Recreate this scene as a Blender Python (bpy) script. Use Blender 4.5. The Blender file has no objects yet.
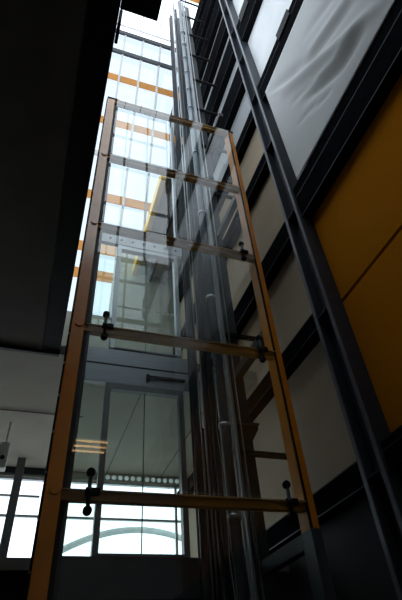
import bpy, bmesh, math, random
from mathutils import Vector, Matrix
random.seed(4)
S = bpy.context.scene
COL = S.collection
EYE = 1.6                                   # eye height above the lower floor
# ---------------------------------------------------------------- camera
F_PX = 460.0
def nrm(v): return Vector(v).normalized()
up_c = nrm((-44, 505, 460)); x_c = nrm((1599, -278, 460))
x_c = (x_c - up_c * x_c.dot(up_c)).normalized()
y_c = nrm((-196, -452, 460)); y_c = (y_c - up_c*y_c.dot(up_c) - x_c*y_c.dot(x_c)).normalized()
right = Vector((x_c[0], y_c[0], up_c[0])); upv = Vector((x_c[1], y_c[1], up_c[1])); fwd = Vector((x_c[2], y_c[2], up_c[2]))
cam = bpy.data.cameras.new('camera'); camo = bpy.data.objects.new('camera', cam); COL.objects.link(camo)
M = Matrix((right, upv, -fwd)).transposed().to_4x4(); M.translation = Vector((0, 0, EYE))
camo.matrix_world = M
cam.sensor_fit = 'VERTICAL'; cam.sensor_height = 36.0; cam.lens = F_PX/600*36.0
cam.clip_start = 0.05
S.camera = camo
# ---------------------------------------------------------------- world
w = bpy.data.worlds.new('sky'); S.world = w; w.use_nodes = True
bg = w.node_tree.nodes['Background']; bg.inputs[0].default_value = (0.86, 0.94, 1.0, 1); bg.inputs[1].default_value = 5.0
S.view_settings.view_transform = 'Standard'; S.view_settings.look = 'None'
S.view_settings.exposure = -1.25; S.view_settings.gamma = 1.0; S.view_settings.use_curve_mapping = False
S.cycles.transparent_max_bounces = 32

# ---------------------------------------------------------------- materials
def mat(name, col, rough=0.6, metal=0.0, noise=0.12, scale=6.0, bump=0.0, coords='Object', stretch=(1,1,1), spec=0.5):
    m = bpy.data.materials.new(name); m.use_nodes = True
    nt = m.node_tree; b = nt.nodes['Principled BSDF']
    b.inputs['Roughness'].default_value = rough; b.inputs['Metallic'].default_value = metal
    b.inputs['Specular IOR Level'].default_value = spec
    tc = nt.nodes.new('ShaderNodeTexCoord'); mp = nt.nodes.new('ShaderNodeMapping')
    mp.inputs['Scale'].default_value = stretch
    nz = nt.nodes.new('ShaderNodeTexNoise'); nz.inputs['Scale'].default_value = scale; nz.inputs['Detail'].default_value = 4
    rp = nt.nodes.new('ShaderNodeValToRGB')
    lo = [c*(1-noise) for c in col]; hi = [min(1, c*(1+noise)) for c in col]
    rp.color_ramp.elements[0].color = (*lo, 1); rp.color_ramp.elements[1].color = (*hi, 1)
    rp.color_ramp.elements[0].position = .3; rp.color_ramp.elements[1].position = .7
    L = nt.links.new
    L(tc.outputs[coords], mp.inputs[0]); L(mp.outputs[0], nz.inputs['Vector']); L(nz.outputs['Fac'], rp.inputs[0]); L(rp.outputs[0], b.inputs['Base Color'])
    if bump:
        bp = nt.nodes.new('ShaderNodeBump'); bp.inputs['Strength'].default_value = bump; bp.inputs['Distance'].default_value = .02
        L(nz.outputs['Fac'], bp.inputs['Height']); L(bp.outputs[0], b.inputs['Normal'])
    return m
def glass(name, tint, ior=1.5, dirt=0.0):
    m = bpy.data.materials.new(name); m.use_nodes = True; nt = m.node_tree; nt.nodes.clear()
    o = nt.nodes.new('ShaderNodeOutputMaterial'); mx = nt.nodes.new('ShaderNodeMixShader')
    fr = nt.nodes.new('ShaderNodeFresnel'); fr.inputs[0].default_value = ior
    geo = nt.nodes.new('ShaderNodeNewGeometry'); inv = nt.nodes.new('ShaderNodeMath'); inv.operation = 'SUBTRACT'; inv.inputs[0].default_value = 1
    mul = nt.nodes.new('ShaderNodeMath'); mul.operation = 'MULTIPLY'
    tr = nt.nodes.new('ShaderNodeBsdfTransparent'); tr.inputs[0].default_value = (*tint, 1)
    gl = nt.nodes.new('ShaderNodeBsdfGlossy'); gl.inputs['Roughness'].default_value = 0.0; gl.inputs[0].default_value = (1, 1, 1, 1)
    L = nt.links.new
    fr2 = nt.nodes.new('ShaderNodeMath'); fr2.operation = 'MULTIPLY'; fr2.inputs[1].default_value = 1.7; fr2.use_clamp = True   # both faces of the sheet
    L(geo.outputs['Backfacing'], inv.inputs[1]); L(fr.outputs[0], fr2.inputs[0]); L(fr2.outputs[0], mul.inputs[0]); L(inv.outputs[0], mul.inputs[1])
    L(mul.outputs[0], mx.inputs[0]); L(tr.outputs[0], mx.inputs[1]); L(gl.outputs[0], mx.inputs[2])
    last = mx
    if dirt:
        df = nt.nodes.new('ShaderNodeBsdfDiffuse'); df.inputs[0].default_value = (.75, .8, .8, 1)
        m2 = nt.nodes.new('ShaderNodeMixShader'); m2.inputs[0].default_value = dirt
        L(mx.outputs[0], m2.inputs[1]); L(df.outputs[0], m2.inputs[2]); last = m2
    L(last.outputs[0], o.inputs[0])
    return m
def emit(name, col, st):
    m = bpy.data.materials.new(name); m.use_nodes = True; nt = m.node_tree; nt.nodes.clear()
    o = nt.nodes.new('ShaderNodeOutputMaterial'); e = nt.nodes.new('ShaderNodeEmission')
    e.inputs[0].default_value = (*col, 1); e.inputs[1].default_value = st; nt.links.new(e.outputs[0], o.inputs[0]); return m
def translucent(name, col, mixd=.35):
    m = bpy.data.materials.new(name); m.use_nodes = True; nt = m.node_tree; nt.nodes.clear()
    o = nt.nodes.new('ShaderNodeOutputMaterial'); a = nt.nodes.new('ShaderNodeBsdfTranslucent'); d = nt.nodes.new('ShaderNodeBsdfDiffuse')
    mx = nt.nodes.new('ShaderNodeMixShader'); mx.inputs[0].default_value = mixd
    tc = nt.nodes.new('ShaderNodeTexCoord'); nz = nt.nodes.new('ShaderNodeTexNoise'); nz.inputs['Scale'].default_value = 5
    rp = nt.nodes.new('ShaderNodeValToRGB'); rp.color_ramp.elements[0].color = (*[c*.85 for c in col], 1); rp.color_ramp.elements[1].color = (*col, 1)
    L = nt.links.new
    L(tc.outputs['Object'], nz.inputs['Vector']); L(nz.outputs['Fac'], rp.inputs[0])
    for n in (a, d): L(rp.outputs[0], n.inputs[0])
    L(a.outputs[0], mx.inputs[1]); L(d.outputs[0], mx.inputs[2]); L(mx.outputs[0], o.inputs[0]); return m

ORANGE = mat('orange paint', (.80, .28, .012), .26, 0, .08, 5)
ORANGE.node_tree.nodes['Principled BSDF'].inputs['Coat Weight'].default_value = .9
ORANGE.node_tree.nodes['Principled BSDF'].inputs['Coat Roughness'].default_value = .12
ORANGE_R = mat('orange paint uncoated', (.62, .21, .010), .42, 0, .1, 5, spec=.3)  # darker orange without the clear coat, for the right column
ORANGE_PANEL = mat('ochre wall panel', (.44, .155, .003), .9, 0, .07, 60, spec=.03)
DARK = mat('dark steel paint', (.025, .026, .03), .5, 0, .15, 8, spec=.3)
CHAR = mat('charcoal steel paint', (.05, .055, .064), .42, 0, .12, 8, spec=.35)
POST = mat('slate steel paint', (.033, .037, .046), .45, 0, .12, 8, spec=.3)
LIP = mat('paler dark steel edge', (.035, .037, .042), .5, 0, .1, 8, spec=.2)  # edge strips paler than the blackened beams
EDGE = mat('lit slate edge', (.11, .12, .14), .35, 0, .12, 8)  # paler slate stands for light catching the edges of the post
WBEAM = mat('blackened steel paint', (.008, .0085, .010), .7, 0, .2, 8, spec=0.0)
BLACK = mat('black paint', (.011, .011, .012), .6, 0, .2, 8, spec=.12)
SHAFT = mat('blue grey shaft steel', (.065, .078, .095), .4, .2, .15, 9)
ALU = mat('aluminium frame', (.55, .58, .62), .35, .4, .06, 12)
DALU = mat('grey aluminium frame', (.16, .17, .18), .4, .3, .08, 12)
BRUSH = mat('brushed steel', (.30, .32, .35), .38, .6, .15, 6, 0, 'Object', (.3, 3, 12))
GALV = mat('galvanised steel', (.38, .41, .45), .35, .7, .15, 10)
BRONZE = mat('bronze bar', (.42, .20, .035), .55, 0, .1, 10)
RUBBER = mat('black rubber', (.012, .012, .012), .6, 0, .1, 10)
PANEL = mat('grey beige wall panel', (.37, .29, .20), .85, 0, .1, 1.2)
UPANEL = mat('grey upper wall panel', (.34, .35, .36), .7, 0, .06, 1.2)
WPANEL = mat('white wall panel', (.72, .73, .74), .7, 0, .06, 1.2)
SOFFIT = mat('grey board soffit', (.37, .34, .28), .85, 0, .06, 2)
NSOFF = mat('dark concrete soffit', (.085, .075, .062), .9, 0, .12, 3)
OLIVE = mat('olive grey plaster', (.40, .40, .34), .85, 0, .06, 2)
DWALL = mat('dark wall', (.03, .03, .032), .8, 0, .1, 2)
GWALL = mat('grey plaster', (.30, .30, .30), .85, 0, .06, 2)
FLOORM = mat('grey floor screed', (.2, .19, .18), .6, 0, .1, 2)
LFLOOR = mat('pale landing floor', (.45, .45, .42), .5, 0, .06, 2)
BANNER = mat('grey white fabric', (.56, .565, .565), .8, 0, .03, 40)
AMBER = translucent('amber timber board', (.95, .60, .27))
WHITEF = mat('white frame', (.8, .8, .8), .5, 0, .03, 5)
WPLAST = mat('white plastic', (.7, .7, .68), .4, 0, .03, 5)
GL = glass('clear glass', (.955, .985, .975))
GLD = glass('door glass', (.93, .98, .96), 1.5)
GLS = glass('solar facade glass', (.70, .73, .77), 1.35)
GLF = glass('facade glass', (.97, .985, 1.0), 1.35)
GEDGE = mat('green glass edge', (.10, .26, .22), .2, 0, .05, 5)
DOTW = translucent('white film dots', (.97, 1.0, .98), .05)
TUBE = emit('warm tube light', (1.0, .62, .25), 11.0)
CABLE = mat('black cable', (.02, .02, .022), .5, 0, .1, 10)
WIRE = mat('steel wire rope', (.45, .46, .48), .35, .6, .1, 20)

# ---------------------------------------------------------------- mesh helpers
class MB:
    def __init__(s): s.bm = bmesh.new()
    def box(s, x0, x1, y0, y1, z0, z1, bev=0.0):
        t = bmesh.new(); bmesh.ops.create_cube(t, size=1)
        for v in t.verts: v.co = Vector(((x0+x1)/2 + v.co.x*(x1-x0), (y0+y1)/2 + v.co.y*(y1-y0), (z0+z1)/2 + v.co.z*(z1-z0)))
        if bev: bmesh.ops.bevel(t, geom=t.edges[:], offset=bev, segments=2, affect='EDGES', profile=.5)
        s._add(t); return s
    def cyl(s, a, b, r, r2=None, n=16):
        a, b = Vector(a), Vector(b); d = b-a; t = bmesh.new()
        bmesh.ops.create_cone(t, cap_ends=True, segments=n, radius1=r, radius2=r if r2 is None else r2, depth=d.length)
        q = d.to_track_quat('Z', 'Y').to_matrix().to_4x4(); q.translation = (a+b)/2
        bmesh.ops.transform(t, matrix=q, verts=t.verts)
        for f in t.faces: f.smooth = len(f.verts) == 4
        s._add(t); return s
    def disc(s, c, r, n=16):
        t = bmesh.new(); vs = [t.verts.new((c[0]+r*math.cos(k*2*math.pi/n), c[1], c[2]+r*math.sin(k*2*math.pi/n))) for k in range(n)]
        t.faces.new(vs); s._add(t); return s
    def ball(s, c, r, sc=(1,1,1)):
        t = bmesh.new(); bmesh.ops.create_uvsphere(t, u_segments=16, v_segments=10, radius=r)
        for v in t.verts: v.co = Vector((v.co.x*sc[0], v.co.y*sc[1], v.co.z*sc[2])) + Vector(c)
        for f in t.faces: f.smooth = True
        s._add(t); return s
    def tube(s, pts, r, n=8):
        pts = [Vector(p) for p in pts]; t = bmesh.new(); rings = []
        for i, p in enumerate(pts):
            d = (pts[min(i+1, len(pts)-1)] - pts[max(i-1, 0)]).normalized()
            a = Vector((1, 0, 0)) if abs(d.x) < .8 else Vector((0, 1, 0))
            u = d.cross(a).normalized(); v = d.cross(u)
            rings.append([t.verts.new(p + (u*math.cos(k*2*math.pi/n) + v*math.sin(k*2*math.pi/n))*r) for k in range(n)])
        for a, b in zip(rings, rings[1:]):
            for k in range(n):
                f = t.faces.new((a[k], a[(k+1) % n], b[(k+1) % n], b[k])); f.smooth = True
        t.faces.new(rings[0][::-1]); t.faces.new(rings[-1]); bmesh.ops.recalc_face_normals(t, faces=t.faces[:]); s._add(t); return s
    def prism(s, poly, axis, a, b):
        # polygon in the plane of the other two axes, extruded a..b along axis
        t = bmesh.new()
        def P(p, h):
            return Vector((h, p[0], p[1])) if axis == 'x' else Vector((p[0], h, p[1])) if axis == 'y' else Vector((p[0], p[1], h))
        A = [t.verts.new(P(p, a)) for p in poly]; B = [t.verts.new(P(p, b)) for p in poly]
        t.faces.new(A); t.faces.new(B[::-1])
        for k in range(len(poly)): t.faces.new((A[k], A[(k+1) % len(poly)], B[(k+1) % len(poly)], B[k]))
        bmesh.ops.recalc_face_normals(t, faces=t.faces[:]); s._add(t); return s
    def _add(s, t):
        me = bpy.data.meshes.new('t'); t.to_mesh(me); t.free(); s.bm.from_mesh(me); bpy.data.meshes.remove(me)
    def build(s, name, m, parent=None, up=True):
        # scene geometry is written relative to the eye; z is lifted by EYE here
        vs = s.bm.verts
        for v in vs: v.co.z += EYE
        if parent is not None: o0 = Vector(parent['_o'])
        else:
            xs = [v.co.x for v in vs]; ys = [v.co.y for v in vs]; zs = [v.co.z for v in vs]
            o0 = Vector(((min(xs)+max(xs))/2, (min(ys)+max(ys))/2, min(zs)))
        for v in vs: v.co -= o0
        me = bpy.data.meshes.new(name); s.bm.to_mesh(me); s.bm.free(); me.materials.append(m)
        o = bpy.data.objects.new(name, me); COL.objects.link(o)
        if parent is None: o.location = o0; o['_o'] = tuple(o0)
        else: o.parent = parent; o['_o'] = tuple(o0)
        return o
def tag(o, label, cat, group=None, kind=None):
    if label: o['label'] = label
    if cat: o['category'] = cat
    if group: o['group'] = group
    if kind: o['kind'] = kind
    return o
def thing(name, label, cat, loc, group=None):
    o = bpy.data.objects.new(name, None); COL.objects.link(o); o.empty_display_size = .1
    o.location = (loc[0], loc[1], loc[2]+EYE); o['_o'] = tuple(o.location)
    return tag(o, label, cat, group)
def struct(name, mb, m, label=None):
    o = mb.build(name, m); o['kind'] = 'structure'
    tag(o, label, 'structure'); return o
def copy_tree(o, loc, label):
    c = o.copy(); COL.objects.link(c); c.location = loc; c['label'] = label
    def kids(src, dst):
        for ch in src.children:
            k = ch.copy(); COL.objects.link(k); k.parent = dst; kids(ch, k)
    kids(o, c); return c
ORD = ['lowest', 'second', 'third', 'fourth', 'fifth', 'sixth', 'seventh', 'eighth', 'ninth', 'tenth', 'eleventh', 'twelfth', 'thirteenth']
def ordl(i, n):
    return 'lowest' if i == 0 else 'topmost' if i == n-1 else ORD[i]+' from the bottom'

# ---------------------------------------------------------------- key dimensions (metres, z from the eye)
D, W, YB, YF = 4.0, 3.3, 6.0, 10.5
FL = -EYE
L1, L2 = 1.46, 4.42            # landing floors behind the shaft
SOF = 4.25
ZR = 23.0

# ================================================================ SETTING
struct('floor', MB().box(-6, W+.3, -3, YB+.2, FL-.2, FL), FLOORM, 'grey screed floor of the lower hall')
struct('wall_front', MB().box(-6, W+.3, -3.2, -3, FL, 12.0), GWALL, 'grey wall behind the camera')
struct('wall_left', MB().box(-6.2, -6, -3, YF, FL, SOF), DWALL, 'dark wall far left of the lower hall')
struct('wall_right', MB().box(W+.06, W+.3, -3, YF+.2, FL, ZR), DWALL, 'dark backing wall behind the right hand panels')
struct('wall_back', MB().box(-6, W+.06, YB+.1, YB+.3, FL, L1-.12), DWALL, 'dark wall below the rear landing edge')
struct('wall_upper_left', MB().box(-.9, -.7, -3, YF, SOF+.36, 9.0), GWALL, 'grey wall above the left walkway')

# landing slabs behind the shaft
struct('floor_landing', MB().box(-6, W+.06, YB+.05, YF+.2, L1-.12, L1), LFLOOR, 'pale floor of the rear landing')
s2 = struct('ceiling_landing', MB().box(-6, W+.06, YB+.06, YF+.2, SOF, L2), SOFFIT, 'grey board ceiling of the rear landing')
# thin dark joints across the landing ceiling
for k, xx in enumerate((-3.62, -2.35, -1.08, .19, 1.46, 2.73)):
    j = MB().box(xx-.012, xx+.012, YB+.1, YF, SOF-.004, SOF+.01).build('ceiling_joint', DARK, s2)
# slab overhead on the left: soffit with a lighter edge channel
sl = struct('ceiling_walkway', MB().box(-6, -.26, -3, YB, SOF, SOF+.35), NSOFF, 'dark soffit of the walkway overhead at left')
MB().box(-.25, 0.0, -3, YB, SOF-.01, SOF+.36, .005).build('edge_channel', BLACK, sl)
MB().box(-6, 0.0, YB-.0, YB+.055, SOF-.05, SOF+.30).build('end_trim', DARK, sl)
struct('wall_rear_upper', MB().box(-.9, W+.06, YF, YF+.2, L2, 8.9), OLIVE, 'olive grey rear wall of the upper landing')
# ribbed soffit high above the upper landing
hs = struct('ceiling_upper', MB().box(1.85, W+.06, YB+.35, YF-.55, 10.3, 10.6), OLIVE, 'grey ribbed soffit above the upper landing')
for xx in (2.25, 2.7, 3.1):
    MB().box(xx-.07, xx+.07, YB+.35, YF-.55, 10.1, 10.3).build('rib', CHAR, hs)
MB().box(1.72, 1.85, YB+.35, YF-.55, 10.22, 10.62).build('edge_board', mat('yellow edge board', (.75, .48, .08), .5), hs)

MB().box(-6, W+.06, YF-.06, YF+.2, 4.08, SOF).build('head_board', OLIVE, s2)
MB().box(-6, .15, YF-.12, YF-.06, 4.12, SOF).build('dark_trim', DARK, s2)
# far windows of the rear landing
win = MB()
for zz in (L1+.03, 3.3, 4.06): win.box(-6, W, YF, YF+.06, zz-.022, zz+.022)
for xx in (-4.4, -2.9, -1.4, .55, 3.1): win.box(xx-.025, xx+.025, YF, YF+.06, L1, 4.08)
w1 = struct('window_1', win, ALU, 'wide grey framed window of the rear landing')
wb = MB().box(-1.4, .1, YF+.01, YF+.06, 3.68, 3.72).build('transom', ALU, w1)
MB().box(-6, W, YF+.03, YF+.045, L1, 4.08).build('pane', GLF, w1)

# leaning glazed wall above it
P0, P1 = (YF, 8.9), (7.2, 22.0)
def lean(r):
    t = (P0[0]*r - P0[1])/((P1[1]-P0[1]) + (P0[0]-P1[0])*r)
    return P0[0] + (P1[0]-P0[0])*t, P0[1] + (P1[1]-P0[1])*t
w2m = MB()
dy, dz = P1[0]-P0[0], P1[1]-P0[1]; ln = math.hypot(dy, dz); ny, nz = -dz/ln, dy/ln    # normal towards the hall
def leanbar(mb, x0, x1, t0, t1, d0, d1):
    q = [(P0[0]+dy*t0+ny*d0, P0[1]+dz*t0+nz*d0), (P0[0]+dy*t1+ny*d0, P0[1]+dz*t1+nz*d0), (P0[0]+dy*t1+ny*d1, P0[1]+dz*t1+nz*d1), (P0[0]+dy*t0+ny*d1, P0[1]+dz*t0+nz*d1)]
    mb.prism(q, 'x', x0, x1)
for i in range(-1, 5): leanbar(w2m, .43+.77*i-.04, .43+.77*i+.04, 0, 1, 0, .12)
w2 = struct('window_2', w2m, WHITEF, 'white framed leaning glass wall under the sky')
rw = MB(); leanbar(rw, 1.32, W, -.03, .185, .13, .24); struct('wall_rear_high', rw, OLIVE, 'olive grey upstand behind the upper lift door')
g = MB(); leanbar(g, -.7, W, 0, 1, -.03, -.015); g.build('pane', GLS, w2)
bands = [(.996, 'amber'), (1.115, 'amber'), (1.39, 'amber'), (1.66, 'white'), (1.94, 'amber'), (2.40, 'amber'), (2.73, 'dark'), (3.03, 'dark')]
for i, (r, k) in enumerate(bands):
    t = (P0[0]*r - P0[1])/(dz - dy*r); mb = MB()
    hw = (.013 if k == 'amber' else .007)
    leanbar(mb, -.68, W, t-hw, t+hw, .065, .10 if k == 'amber' else .16)
    o = mb.build('purlin' if k != 'amber' else 'amber_board', {'amber': AMBER, 'white': WHITEF, 'dark': CHAR}[k])
    na = [b for b in bands if b[1] == k]
    lab = {'amber': 'amber horizontal board across the leaning glass wall, '+['lowest of five', 'second lowest', 'middle of five', 'second highest', 'topmost of five'][na.index((r, k))] if k == 'amber' else '',
           'white': 'white horizontal bar across the leaning glass wall', 'dark': 'grey steel bar high on the leaning glass wall, '+('lower' if r == 2.73 else 'upper')+' of two'}[k]
    tag(o, lab, 'board' if k == 'amber' else 'bar', 'boards on the leaning glass wall' if k == 'amber' else None)
# unseen left glazing added to light the right wall, and glazed front gable
g4 = MB()
for yy in [-3+1.7*k for k in range(7)]: g4.box(-.78, -.70, yy-.04, yy+.04, 9.0, ZR)
for zq in (9.05, 11.0, 13.5, 16.5, 19.5, ZR-.1): g4.box(-.78, -.70, -3, YF if zq < 10 else 7.3, zq-.05, zq+.05)
w4 = struct('added_fill_window', g4, DALU, 'tall grey framed glazing added out of view high on the left to light the right wall')
MB().box(-.75, -.735, -3, 7.3, 9.0, ZR).build('pane', GLF, w4)
g5 = MB()
for xx in (-.7, .3, 1.3, 2.3, 3.26): g5.box(xx-.04, xx+.04, -3.1, -3.0, 12.0, ZR)
for zq in (12.05, 15.0, 17.7, 20.3, ZR-.1): g5.box(-.7, W, -3.1, -3.0, zq-.05, zq+.05)
w5 = struct('window_5', g5, DALU, 'grey framed glazing at the top of the front wall')
MB().box(-.7, W, -3.06, -3.045, 12.0, ZR).build('pane', GLF, w5)
# flat skylight
sk = MB()
for xx in (-.55, .25, 1.05, 1.85, 2.65): sk.box(xx-.02, xx+.02, -3, 7.2, ZR-.06, ZR)
for yy in (-2.97, -.5, 2.1, 4.6, 7.18): sk.box(-.7, W, yy-.03, yy+.03, ZR-.08, ZR)
w3 = struct('window_3', sk, WHITEF, 'flat skylight at the very top')
MB().box(-.7, W, -3, 7.2, ZR+.01, ZR+.025).build('pane', GLF, w3)
tag(MB().box(2.3, W, 5.0, 5.3, ZR-.4, ZR-.1).build('timber_beam', AMBER), 'short amber beam under the skylight at the very top', 'beam')

# ================================================================ RIGHT WALL
def ibeam(mb, axis, a, b, u0, u1, v0, v1, tf=.022, tw=.016):
    # u: depth in x (u0 front .. u1 back); v: the other section axis
    vm = (v0+v1)/2
    for (ua, ub, va, vb) in ((u0, u0+tf, v0, v1), (u1-tf, u1, v0, v1), (u0+tf, u1-tf, vm-tw/2, vm+tw/2)):
        if axis == 'z': mb.box(ua, ub, va, vb, a, b, .003)
        else: mb.box(ua, ub, a, b, va, vb, .003)
    return mb
PY0, PY1 = 1.056*W, 1.16*W
pst = MB().box(W-.225, W, PY0, PY0+.018, FL, ZR).box(W-.225, W, PY1-.018, PY1, FL, ZR).box(W-.06, W-.04, PY0+.018, PY1-.018, FL, ZR).build('steel_post', POST)
MB().box(W-.229, W-.209, PY0-.004, PY0+.05, FL, ZR, .003).build('edge_lip', EDGE, pst); MB().box(W-.229, W-.209, PY1-.05, PY1+.004, FL, ZR, .003).build('edge_lip', EDGE, pst)
for zb in (.50, 1.13, 1.75, 2.4, 3.02, 3.7, 4.3, 4.9):
    MB().box(W-.2, W-.06, PY0+.018, PY1-.018, zb*W, zb*W+.02).build('batten', POST, pst)
tag(pst, 'tall charcoal steel post rising up the right wall beside the banner', 'post')
beams = [(.491, .05), (1.109, .05), (1.67, .09), (2.356, .06), (2.90, .07), (3.46, .24), (4.06, .26), (4.66, .26), (5.26, .26), (5.86, .26), (6.46, .26)]
nb = len(beams)
for i, (zb, h) in enumerate(beams):
    z0 = zb*W; z1 = z0 + h*W + .1
    mb = MB(); dpt = .17
    mb.box(W-dpt, W-dpt+.02, PY1-.0, YF if z1 < 10 else 7.2, z0, z1, .003).box(W-dpt+.02, W, PY1, YF if z1 < 10 else 7.2, z0, z0+.02).box(W-dpt+.02, W, PY1, YF if z1 < 10 else 7.2, z1-.02, z1)
    ye = YF if z1 < 10 else 7.2
    sb = mb.build('steel_beam', WBEAM)
    for zq in (z0, z1-.012): MB().box(W-dpt-.006, W-dpt, PY1, ye, zq, zq+.012).build('edge_lip', LIP, sb)
    tag(sb, 'dark steel channel beam on right wall beyond the post, '+ordl(i, nb), 'beam', 'beams on the right wall beyond the post')
# panels between the beams beyond the post
edges = [(FL, .491*W)] + [(beams[i][0]*W + beams[i][1]*W + .1, beams[i+1][0]*W) for i in range(nb-1)]
for i, (a, b) in enumerate(edges):
    m = DWALL if i == 0 else PANEL if i < 5 else UPANEL
    o = MB().box(W, W+.05, PY1+.0, YF if b < 10 else 7.2, a, b, .004).build('wall_panel', m)
    tag(o, ('dark' if i == 0 else 'grey beige' if i < 5 else 'pale') + ' infill panel on right wall beyond the post, '+ordl(i, len(edges)), 'panel', 'infill panels beyond the post')
# nearer side of the post
near = [(1.62, 1.90), (5.50, 6.20), (9.42, 10.1), (12.9, 14.0), (16.5, 17.5)]
nl = ['under the ochre panels', 'between the ochre panel and the banner', 'along the top of the banner', 'above the pale panel over the banner', 'near the skylight']
for i, (a, b) in enumerate(near):
    dpt = .17
    z0, z1 = a, b
    mb = MB().box(W-dpt, W-dpt+.02, -3, PY0, z0, z1, .003).box(W-dpt+.02, W, -3, PY0, z0, z0+.02).box(W-dpt+.02, W, -3, PY0, z1-.02, z1)
    sb = mb.build('steel_beam', WBEAM)
    for zq in (z0, z1-.012, z0*.35+z1*.65): MB().box(W-dpt-.006, W-dpt, -3, PY0-.005, zq, zq+.012).build('edge_lip', LIP, sb)
    tag(sb, 'dark steel beam on right wall nearer than the post, '+nl[i], 'beam', 'beams on the right wall nearer than the post')
tag(MB().box(W, W+.05, -3, PY0, FL, 1.62).build('wall_panel', DWALL), 'dark panel low on the right wall nearer than the post', 'panel')
tag(MB().box(W, W+.05, -3, PY0, 1.90, 1.155*W-.024, .004).build('wall_panel', ORANGE_PANEL), 'ochre orange wall panel at right, below the seam', 'panel', 'ochre wall panels')
tag(MB().box(W, W+.05, -3, PY0, 1.155*W+.024, 5.50, .004).build('wall_panel', ORANGE_PANEL), 'ochre orange wall panel at right, above the seam and under the beam', 'panel', 'ochre wall panels')
tag(MB().box(W, W+.05, -3, PY0, 6.20, 9.42).build('wall_panel', WPANEL), 'pale panel behind the banner', 'panel')
tag(MB().box(W, W+.05, -3, PY0, 10.1, 12.9, .004).build('wall_panel', WPANEL), 'pale panel right of the post just above the banner', 'panel')
tag(MB().box(W, W+.05, -3, PY0, 14.0, 16.5, .004).build('wall_panel', WPANEL), 'pale panel right of the post two panels above the banner', 'panel')
for z, yy, lab in ((9.75, 2.2, 'over the banner'), (13.4, 3.0, 'above the pale panel')):
    tag(MB().box(W-.21, W-.17, yy-.25, yy+.25, z+.1, z+.62 if z > 10 else z+.4, .008).build('beam_clip', BLACK), 'small black clip on the dark beam '+lab, 'clip')
# banner
bm = bmesh.new(); NY, NZ = 120, 70
by0, by1, bz0, bz1 = -.7, 1.063*(W-.2)-.0, 6.2, 9.40
FOLDS = [(.095, .13, [(2.84, 8.45), (1.66, 7.15), (.82, 6.47)]), (-.085, .10, [(2.51, 7.37), (1.71, 6.71), (1.18, 6.57)]),
         (-.075, .12, [(3.12, 9.08), (2.04, 7.92), (1.0, 7.3)]), (-.025, .05, [(2.82, 7.15), (2.23, 6.89)]), (.05, .13, [(2.5, 8.3), (1.49, 7.75), (.4, 7.2)]),
         (-.03, .05, [(2.5, 6.94), (2.01, 6.61)]), (.025, .07, [(3.25, 9.11), (2.66, 8.3)]), (.04, .08, [(2.6, 7.65), (1.75, 6.95), (1.1, 6.75)]),
         (-.05, .12, [(1.9, 8.6), (.9, 8.0), (0, 7.6)]), (-.035, .06, [(2.75, 7.8), (2.1, 7.25)])]
vs = []
for i in range(NY+1):
    row = []
    for j in range(NZ+1):
        y = by1 + (by0-by1)*i/NY; z = bz1 + (bz0-bz1)*j/NZ
        d = .008*math.sin(1.9*y+.8*z)
        for amp, wd, pl in FOLDS:
            best = 9; tt = 0; acc = 0
            tot = sum(math.dist(p, q) for p, q in zip(pl, pl[1:]))
            for p, q in zip(pl, pl[1:]):
                L_ = math.dist(p, q); k_ = max(0, min(1, ((y-p[0])*(q[0]-p[0]) + (z-p[1])*(q[1]-p[1]))/L_**2))
                dd = math.dist((y, z), (p[0]+k_*(q[0]-p[0]), p[1]+k_*(q[1]-p[1])))
                if dd < best: best = dd; tt = (acc + k_*L_)/tot
                acc += L_
            d += amp*math.exp(-(best/wd)**2)*(.25+.75*math.sin(math.pi*min(1, max(0, tt)))**.8)
        d *= min(1, j/3, (NZ-j)/4, i/2)
        row.append(bm.verts.new((W-.19+(-d), y, z+EYE)))
    vs.append(row)
for i in range(NY):
    for j in range(NZ):
        f = bm.faces.new((vs[i][j], vs[i+1][j], vs[i+1][j+1], vs[i][j+1])); f.smooth = True
me = bpy.data.meshes.new('banner'); bm.to_mesh(me); bm.free(); me.materials.append(BANNER)
bo = bpy.data.objects.new('banner', me); COL.objects.link(bo)
so = bo.modifiers.new('cloth', 'SOLIDIFY'); so.thickness = .004; so.offset = 0
tag(bo, 'wrinkled grey white fabric banner stretched on the right wall', 'banner')

# ================================================================ GLASS SHAFT, FRONT
ZT = 8.70
TZ = [1.48, 3.25, 5.0, 6.74, ZT]
lc = thing('orange_column', 'orange painted steel column at front left of the glass shaft', 'column', (.135, 4.1, FL))
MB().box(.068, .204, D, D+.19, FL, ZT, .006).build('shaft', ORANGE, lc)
MB().box(.204, .275, D+.03, D+.10, FL, ZT).build('dark_strip', DARK, lc)  # dark strip along the inner edge of the left column
MB().box(.05, .068, D+.02, D+.05, FL, ZT).build('side_gasket', BLACK, lc)
MB().box(.06, .28, D-.005, D+.2, ZT, ZT+.06, .004).build('cap_plate', BLACK, lc)
nbt = 22
for k in range(nbt):
    zz = .5 + k*.37
    MB().cyl((.062, D+.012, zz), (.055, D-.004, zz), .011, n=8).build('bolt', GALV, lc)
for zz in TZ[:-1]:
    MB().cyl((.15, D-.018, zz-.01), (.15, D+.005, zz-.01), .040, .044, n=24).build('boss', ORANGE, lc)
rc = thing('orange_column', 'orange painted steel column at front right of the glass shaft', 'column', (2.523, 4.1, FL))
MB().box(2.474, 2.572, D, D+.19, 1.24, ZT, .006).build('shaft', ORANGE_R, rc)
MB().box(2.468, 2.578, D-.006, D+.196, FL, 1.24, .006).build('base_sleeve', CHAR, rc)
MB().box(2.466, 2.492, D-.014, D, 1.24, ZT).build('gasket', BLACK, rc)
MB().box(2.46, 2.59, D-.005, D+.2, ZT, ZT+.06, .004).build('cap_plate', BLACK, rc)

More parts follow.
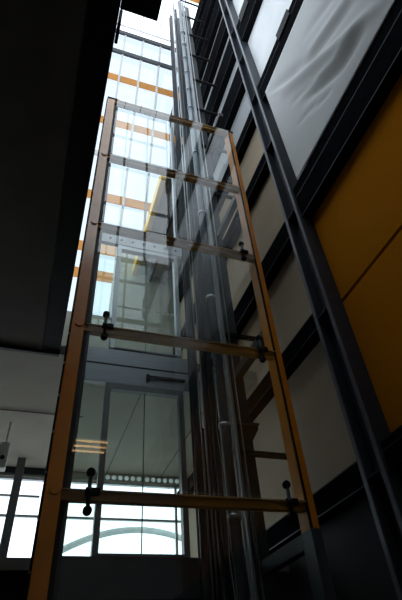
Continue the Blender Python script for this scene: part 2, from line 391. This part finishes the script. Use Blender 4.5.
tl = ['lowest', 'second from the bottom', 'middle', 'second from the top', 'topmost']
for i, z in enumerate(TZ):
    t = thing('glazing_bar', 'bronze horizontal bar across the front of the glass shaft, '+tl[i], 'bar', (1.35, D+.05, z-.09), 'horizontal bars of the glass shaft front')
    MB().box(.2, 2.475, D+.005, D+.085, z-.085, z-.012, .004).build('rail', BRONZE, t)
    MB().box(.2, 2.475, D-.02, D+.085, z-.012, z, .002).build('top_flange', mat('lit bronze flange', (.50, .30, .10), .55, 0) if i == 0 else bpy.data.materials['lit bronze flange'], t)  # paler bronze puts the lit top edge of the bar into the colour
zz = [FL+.25] + TZ
gs = thing('glass_screen', 'clear glass screen of five panes across the front of the shaft', 'glass', (1.35, D-.03, FL+.25))
gl_ = thing('glass_screen', 'glass screen closing the left side of the shaft, seen edge on', 'glass', (.106, 5, FL+.25))
for i in range(5):
    p = MB().box(.24, 2.464, D-.035, D-.023, zz[i]+.012, zz[i+1]-.012).build('pane', GL, gs)

def clamp(x, z, lab, first=None):
    t = thing('glass_clamp', lab, 'clamp', (x, D-.03, z-.2), 'black glass clamps on the shaft bars')
    MB().cyl((x, D-.062, z-.17), (x, D-.062, z+.11), .017).ball((x, D-.066, z-.03), .03).build('arm', RUBBER, t)
    for q, s in ((.125, 1), (-.185, -1)):
        MB().cyl((x, D-.075, z+q), (x, D-.036, z+q), .037, n=20).cyl((x, D-.085, z+q), (x, D-.075, z+q), .02, n=12).build('disc', BLACK, t)
    MB().box(x-.03, x+.09, D-.07, D-.036, z-.06, z-.0, .006).build('bracket', BLACK, t)
    return t
side = {0: 'lowest bar', 1: 'second bar from the bottom', 2: 'middle bar', 3: 'second bar from the top'}
for i in range(4):
    for x, sname in ((.42, 'left'), (2.27, 'right')):
        if i > (1 if sname == 'left' else 2): continue
        clamp(x, TZ[i], 'black two-disc glass clamp at the '+sname+' end of the '+side[i])

# left side glazing, seen almost edge on
for i in range(5):
    p = MB().box(.10, .112, D+.2, YB-.12, zz[i]+.02, zz[i+1]-.02).build('pane', GL, gl_)

# ================================================================ GLASS SHAFT, REAR
def rear_col(x0, x1, lab, m=SHAFT, zt=ZR-1):
    mb = MB(); ym = YB
    mb.box(x0, x1, YB-.10, YB-.085, FL, zt).box(x0, x1, YB+.005, YB+.02, FL, zt).box((x0+x1)/2-.008, (x0+x1)/2+.008, YB-.085, YB+.005, FL, zt)
    return tag(mb.build('steel_column', m), lab, 'column')
rear_col(.09, .19, 'slim grey steel column at rear left of the glass shaft', DALU, ZT)
rear_col(2.04, 2.16, 'dark steel column at rear of the shaft right of the doors', CHAR)
rear_col(2.28, 2.48, 'wider dark steel column at rear right corner of the shaft', CHAR)

tag(MB().box(1.885, 1.945, YB-.08, YB+.02, 7.36, 12.2, .004).build('steel_column', ALU), 'slim pale post above the right jamb of the upper lift door', 'column')
def fascia(z0, z1, m, lab, x1=2.02):
    f = thing('fascia', lab, 'fascia', (1.0, YB, z0))
    MB().box(.19, x1, YB-.05, YB+.04, z0, z1, .004).build('plate', m, f)
    return f
f1 = fascia(3.79, L2-.02, BRUSH, 'brushed steel fascia between the lower and upper lift doors')
MB().box(.19, 2.02, YB-.056, YB-.05, 4.1, 4.125).build('joint', BLACK, f1)
MB().box(1.35, 1.95, YB-.10, YB-.05, 3.93, 3.97, .004).box(1.33, 1.37, YB-.11, YB-.05, 3.86, 3.98, .004).build('door_operator', BLACK, f1)
f2 = fascia(6.92, 7.35, mat('pale steel', (.55, .57, .6), .4, .3), 'pale steel fascia above the upper lift door')
for k in range(8): MB().cyl((.35+k*.22, YB-.06, 7.05), (.35+k*.22, YB-.05, 7.05), .02, n=10).build('bolt', BLACK, f2)
f0 = fascia(.1, L1, CHAR, 'dark steel fascia under the lower lift door')
MB().box(.19, 2.02, YB-.06, YB-.05, 1.0, 1.03).build('joint', BLACK, f0)

def lift_door(z0, z1, m, lab):
    x0, x1 = .765, 1.88; jw = .075
    t = thing('lift_door', lab, 'door', ((x0+x1)/2, YB, z0))
    MB().box(x0-jw/2, x0+jw/2, YB-.07, YB+.05, z0, z1, .004).build('jamb', m, t)
    MB().box(x1-jw/2, x1+jw/2, YB-.07, YB+.05, z0, z1, .004).build('jamb', m, t)
    MB().box(x0+jw/2, x1-jw/2, YB-.06, YB+.05, z1-.09, z1, .004).build('head_rail', m, t)
    MB().box(x0+jw/2, x1-jw/2, YB-.06, YB+.05, z0, z0+.03, .003).build('sill', DALU, t)
    xm = (x0+x1)/2
    for k, (a, b) in enumerate(((x0+jw/2+.005, xm-.006), (xm+.006, x1-jw/2-.005))):
        lf = MB().box(a, b, YB-.012, YB, z0+.035, z1-.095).build('leaf', GLD, t)
        e = xm-.006 if k == 0 else xm+.0
        MB().box(e, e+.006, YB-.013, YB+.001, z0+.035, z1-.095).build('glass_edge', GEDGE, lf)
        for q in range(6):
            xd = a + (b-a)*(q+.6)/6.2
            MB().disc((xd, YB-.0135, z0+.93), .03).build('dot', DOTW, lf)
    return t
ld1 = lift_door(L1, 3.78, DALU, 'lower glass lift door in a grey frame with white dots')
ld2 = lift_door(L2, 6.88, ALU, 'upper glass lift door in a pale aluminium frame with white dots')
# fixed side lights at the rear
for (x0, x1, z0, z1, lab) in ((.19, .725, L1, 3.78, 'narrow fixed glass left of the lower lift door'), (.19, .725, L2, 6.9, 'narrow fixed glass left of the upper lift door'),
                              (1.925, 2.02, L1, 3.78, 'very narrow fixed glass right of the lower lift door'), (1.925, 2.02, L2, 6.9, 'very narrow fixed glass right of the upper lift door')):
    MB().box(x0, x1, YB-.012, YB, z0, z1).build('side_light', GLD, ld1 if z0 == L1 else ld2)
tag(MB().box(2.16, 2.28, YB-.03, YB, FL, 3.2).build('closing_plate', DARK), 'dark closing plate between the two rear shaft columns', 'plate')

# ================================================================ LIFT GEAR
def rail(x, y, lab, m=GALV, w=.06):
    mb = MB().box(x-w/2, x+w/2, y+.03, y+.04, FL, ZR-2).box(x-.008, x+.008, y-.03, y+.03, FL, ZR-2)
    return tag(mb.build('guide_rail', m), lab, 'rail')
rail(2.30, 5.05, 'bright steel guide rail running up the right side of the shaft', mat('polished rail', (.5, .53, .56), .45, .2), .065)
rail(2.12, 5.35, 'steel guide rail behind the round pipe', CHAR, .09)
cc = thing('steel_column', 'dark steel column with a flared bracket plate inside the shaft by its right side', 'column', (2.53, 5.25, FL))
MB().box(2.43, 2.60, 5.17, 5.185, FL, ZR-2).box(2.43, 2.60, 5.315, 5.33, FL, ZR-2).box(2.507, 2.523, 5.185, 5.315, FL, ZR-2).build('shaft', CHAR, cc)
MB().prism([(2.36, 2.86), (2.70, 2.86), (2.70, 2.82), (2.60, 2.66), (2.43, 2.66), (2.36, 2.82)], 'y', 5.155, 5.17).box(2.36, 2.70, 5.10, 5.17, 2.86, 2.885).build('bracket_plate', CHAR, cc)
pp = thing('standpipe', 'thick grey vertical pipe with clamp rings inside the shaft', 'pipe', (2.16, 5.0, FL))
MB().cyl((2.14, 4.98, FL), (2.14, 4.98, ZR-2.5), .066, n=24).build('pipe', mat('pale blue grey pipe', (.17, .20, .235), .35, .1), pp)
z = -.6
k = 0
while z < 18:
    MB().cyl((2.14, 4.98, z), (2.14, 4.98, z+.05), .084, n=24).build('ring', GALV, pp); z += 1.1
for k, (x, y, r) in enumerate(((1.83, 5.0, .012), (1.88, 5.0, .012), (1.98, 5.2, .016), (2.235, 4.7, .009), (2.24, 4.85, .009))):
    o = MB().cyl((x, y, FL), (x, y, ZR-2), r, n=8).build('wire_rope', WIRE if k != 2 else SHAFT)
    tag(o, 'steel rope hanging down the shaft, '+['leftmost of five', 'second from left', 'thick middle one', 'second from right', 'rightmost of five'][k], 'rope', 'hanging lift ropes')
# brackets from the rails to the right wall
nbk = 12
for i in range(nbk):
    z = .52 + i*1.9
    t = MB().box(2.25, W-.17, 5.095, 5.15, z, z+.07, .004)
    tag(t.build('rail_bracket', BLACK), 'black bracket tying the guide rails to the right wall, '+ordl(i, nbk), 'bracket', 'guide rail brackets')
# horizontal frame members along the right side of the shaft
for i, z in enumerate((1.1, 3.6, 6.7, 9.8)):
    tag(MB().box(2.47, 2.57, D+.2, YB-.11, z, z+.14, .004).build('side_member', CHAR), 'charcoal horizontal member on the right side of the shaft, '+ordl(i, 4), 'beam', 'side members of the shaft')
# looping cables low in the shaft
for i, (x, y, zt, ph) in enumerate(((1.94, 4.72, 3.4, 0), (2.02, 4.86, 2.7, 1.3))):
    pts = [(x + .015*math.sin(q*.55+ph)*math.sin(q*.21), y + .02*math.sin(q*.4+ph), FL + .006 + (zt-FL)*q/60) for q in range(61)]
    pts += [(x+.03+.05*math.sin(a_), y, zt+.05*math.cos(a_)-.05) for a_ in (.3, 1, 1.7, 2.4, 3.1)]
    tag(MB().tube(pts, .004).build('cable', WIRE), 'thin slack cable rising from the shaft floor, '+['taller', 'shorter'][i]+' of two', 'cable', 'slack cables')

# ================================================================ SMALL THINGS
fl = thing('floodlight', 'black box floodlight jutting from the walkway edge at the top', 'lamp', (.15, 1.2, SOF))
MB().box(.001, .312, .95, 1.225, SOF+.02, SOF+.20, .008).build('housing', BLACK, fl)
MB().box(.22, .228, 1.225, 1.233, SOF+.05, SOF+.12).build('latch', GALV, fl)
cd = tag(MB().cyl((-5.5, 7.9, SOF-.02), (.6, 7.9, SOF-.02), .012, n=8).build('conduit', mat('brown conduit', (.12, .07, .04), .5)), 'thin brown conduit along the rear landing ceiling', 'pipe')
cm = thing('speaker', 'white speaker hanging from the landing ceiling at far left', 'speaker', (-.64, 8.4, SOF-.9))
MB().box(-.72, -.56, 8.3, 8.5, SOF-.88, SOF-.42, .02).build('body', WPLAST, cm)
MB().cyl((-.64, 8.4, SOF-.42), (-.64, 8.4, SOF), .02).build('hanger', WPLAST, cm)
MB().cyl((-.64, 8.295, SOF-.7), (-.64, 8.3, SOF-.7), .04).build('cone', BLACK, cm)
tag(MB().box(-.46, -.30, 9.9, 10.06, L1, SOF).build('steel_column', DALU), 'grey column before the far left landing window', 'column')
struct('floor_outside', MB().box(-8, 12, YF+.3, 20, 0, .25), mat('pale concrete', (.5, .5, .48), .8), 'pale ground outside the rear windows')
# arched footbridge outside
pts = [(-2.4+.22*k, 13.5, 3.98 - .13*((-2.4+.22*k)-2.93)**2) for k in range(49)]
tag(MB().tube(pts, .085).build('arch', mat('pale grey arch', (.45, .5, .5), .6)), 'pale grey arched pipe outside the landing window', 'arch')
tag(MB().box(.002, .03, 1.30, 1.48, SOF-.02, SOF+.3, .01).build('edge_bracket', BLACK), 'small black bracket on the walkway edge below the floodlight', 'bracket')
# tube lamps on the hall ceiling behind the viewer
for i in range(3):
    t = thing('tube_lamp', 'warm tube lamp under the walkway behind the viewer, '+['nearest', 'middle', 'farthest'][i]+' of three', 'lamp', (1, -1.5-.25*i, 4.5), 'tube lamps')
    MB().cyl((.62, -1.5-.25*i, 4.5), (1.3, -1.5-.25*i, 4.5), .02, n=10).build('tube', TUBE, t)
    MB().box(.5, 1.5, -1.53-.25*i, -1.47-.25*i, 4.53, 4.58).build('housing', WPLAST, t)

for o in list(bpy.data.objects):
    if '_o' in o: del o['_o']
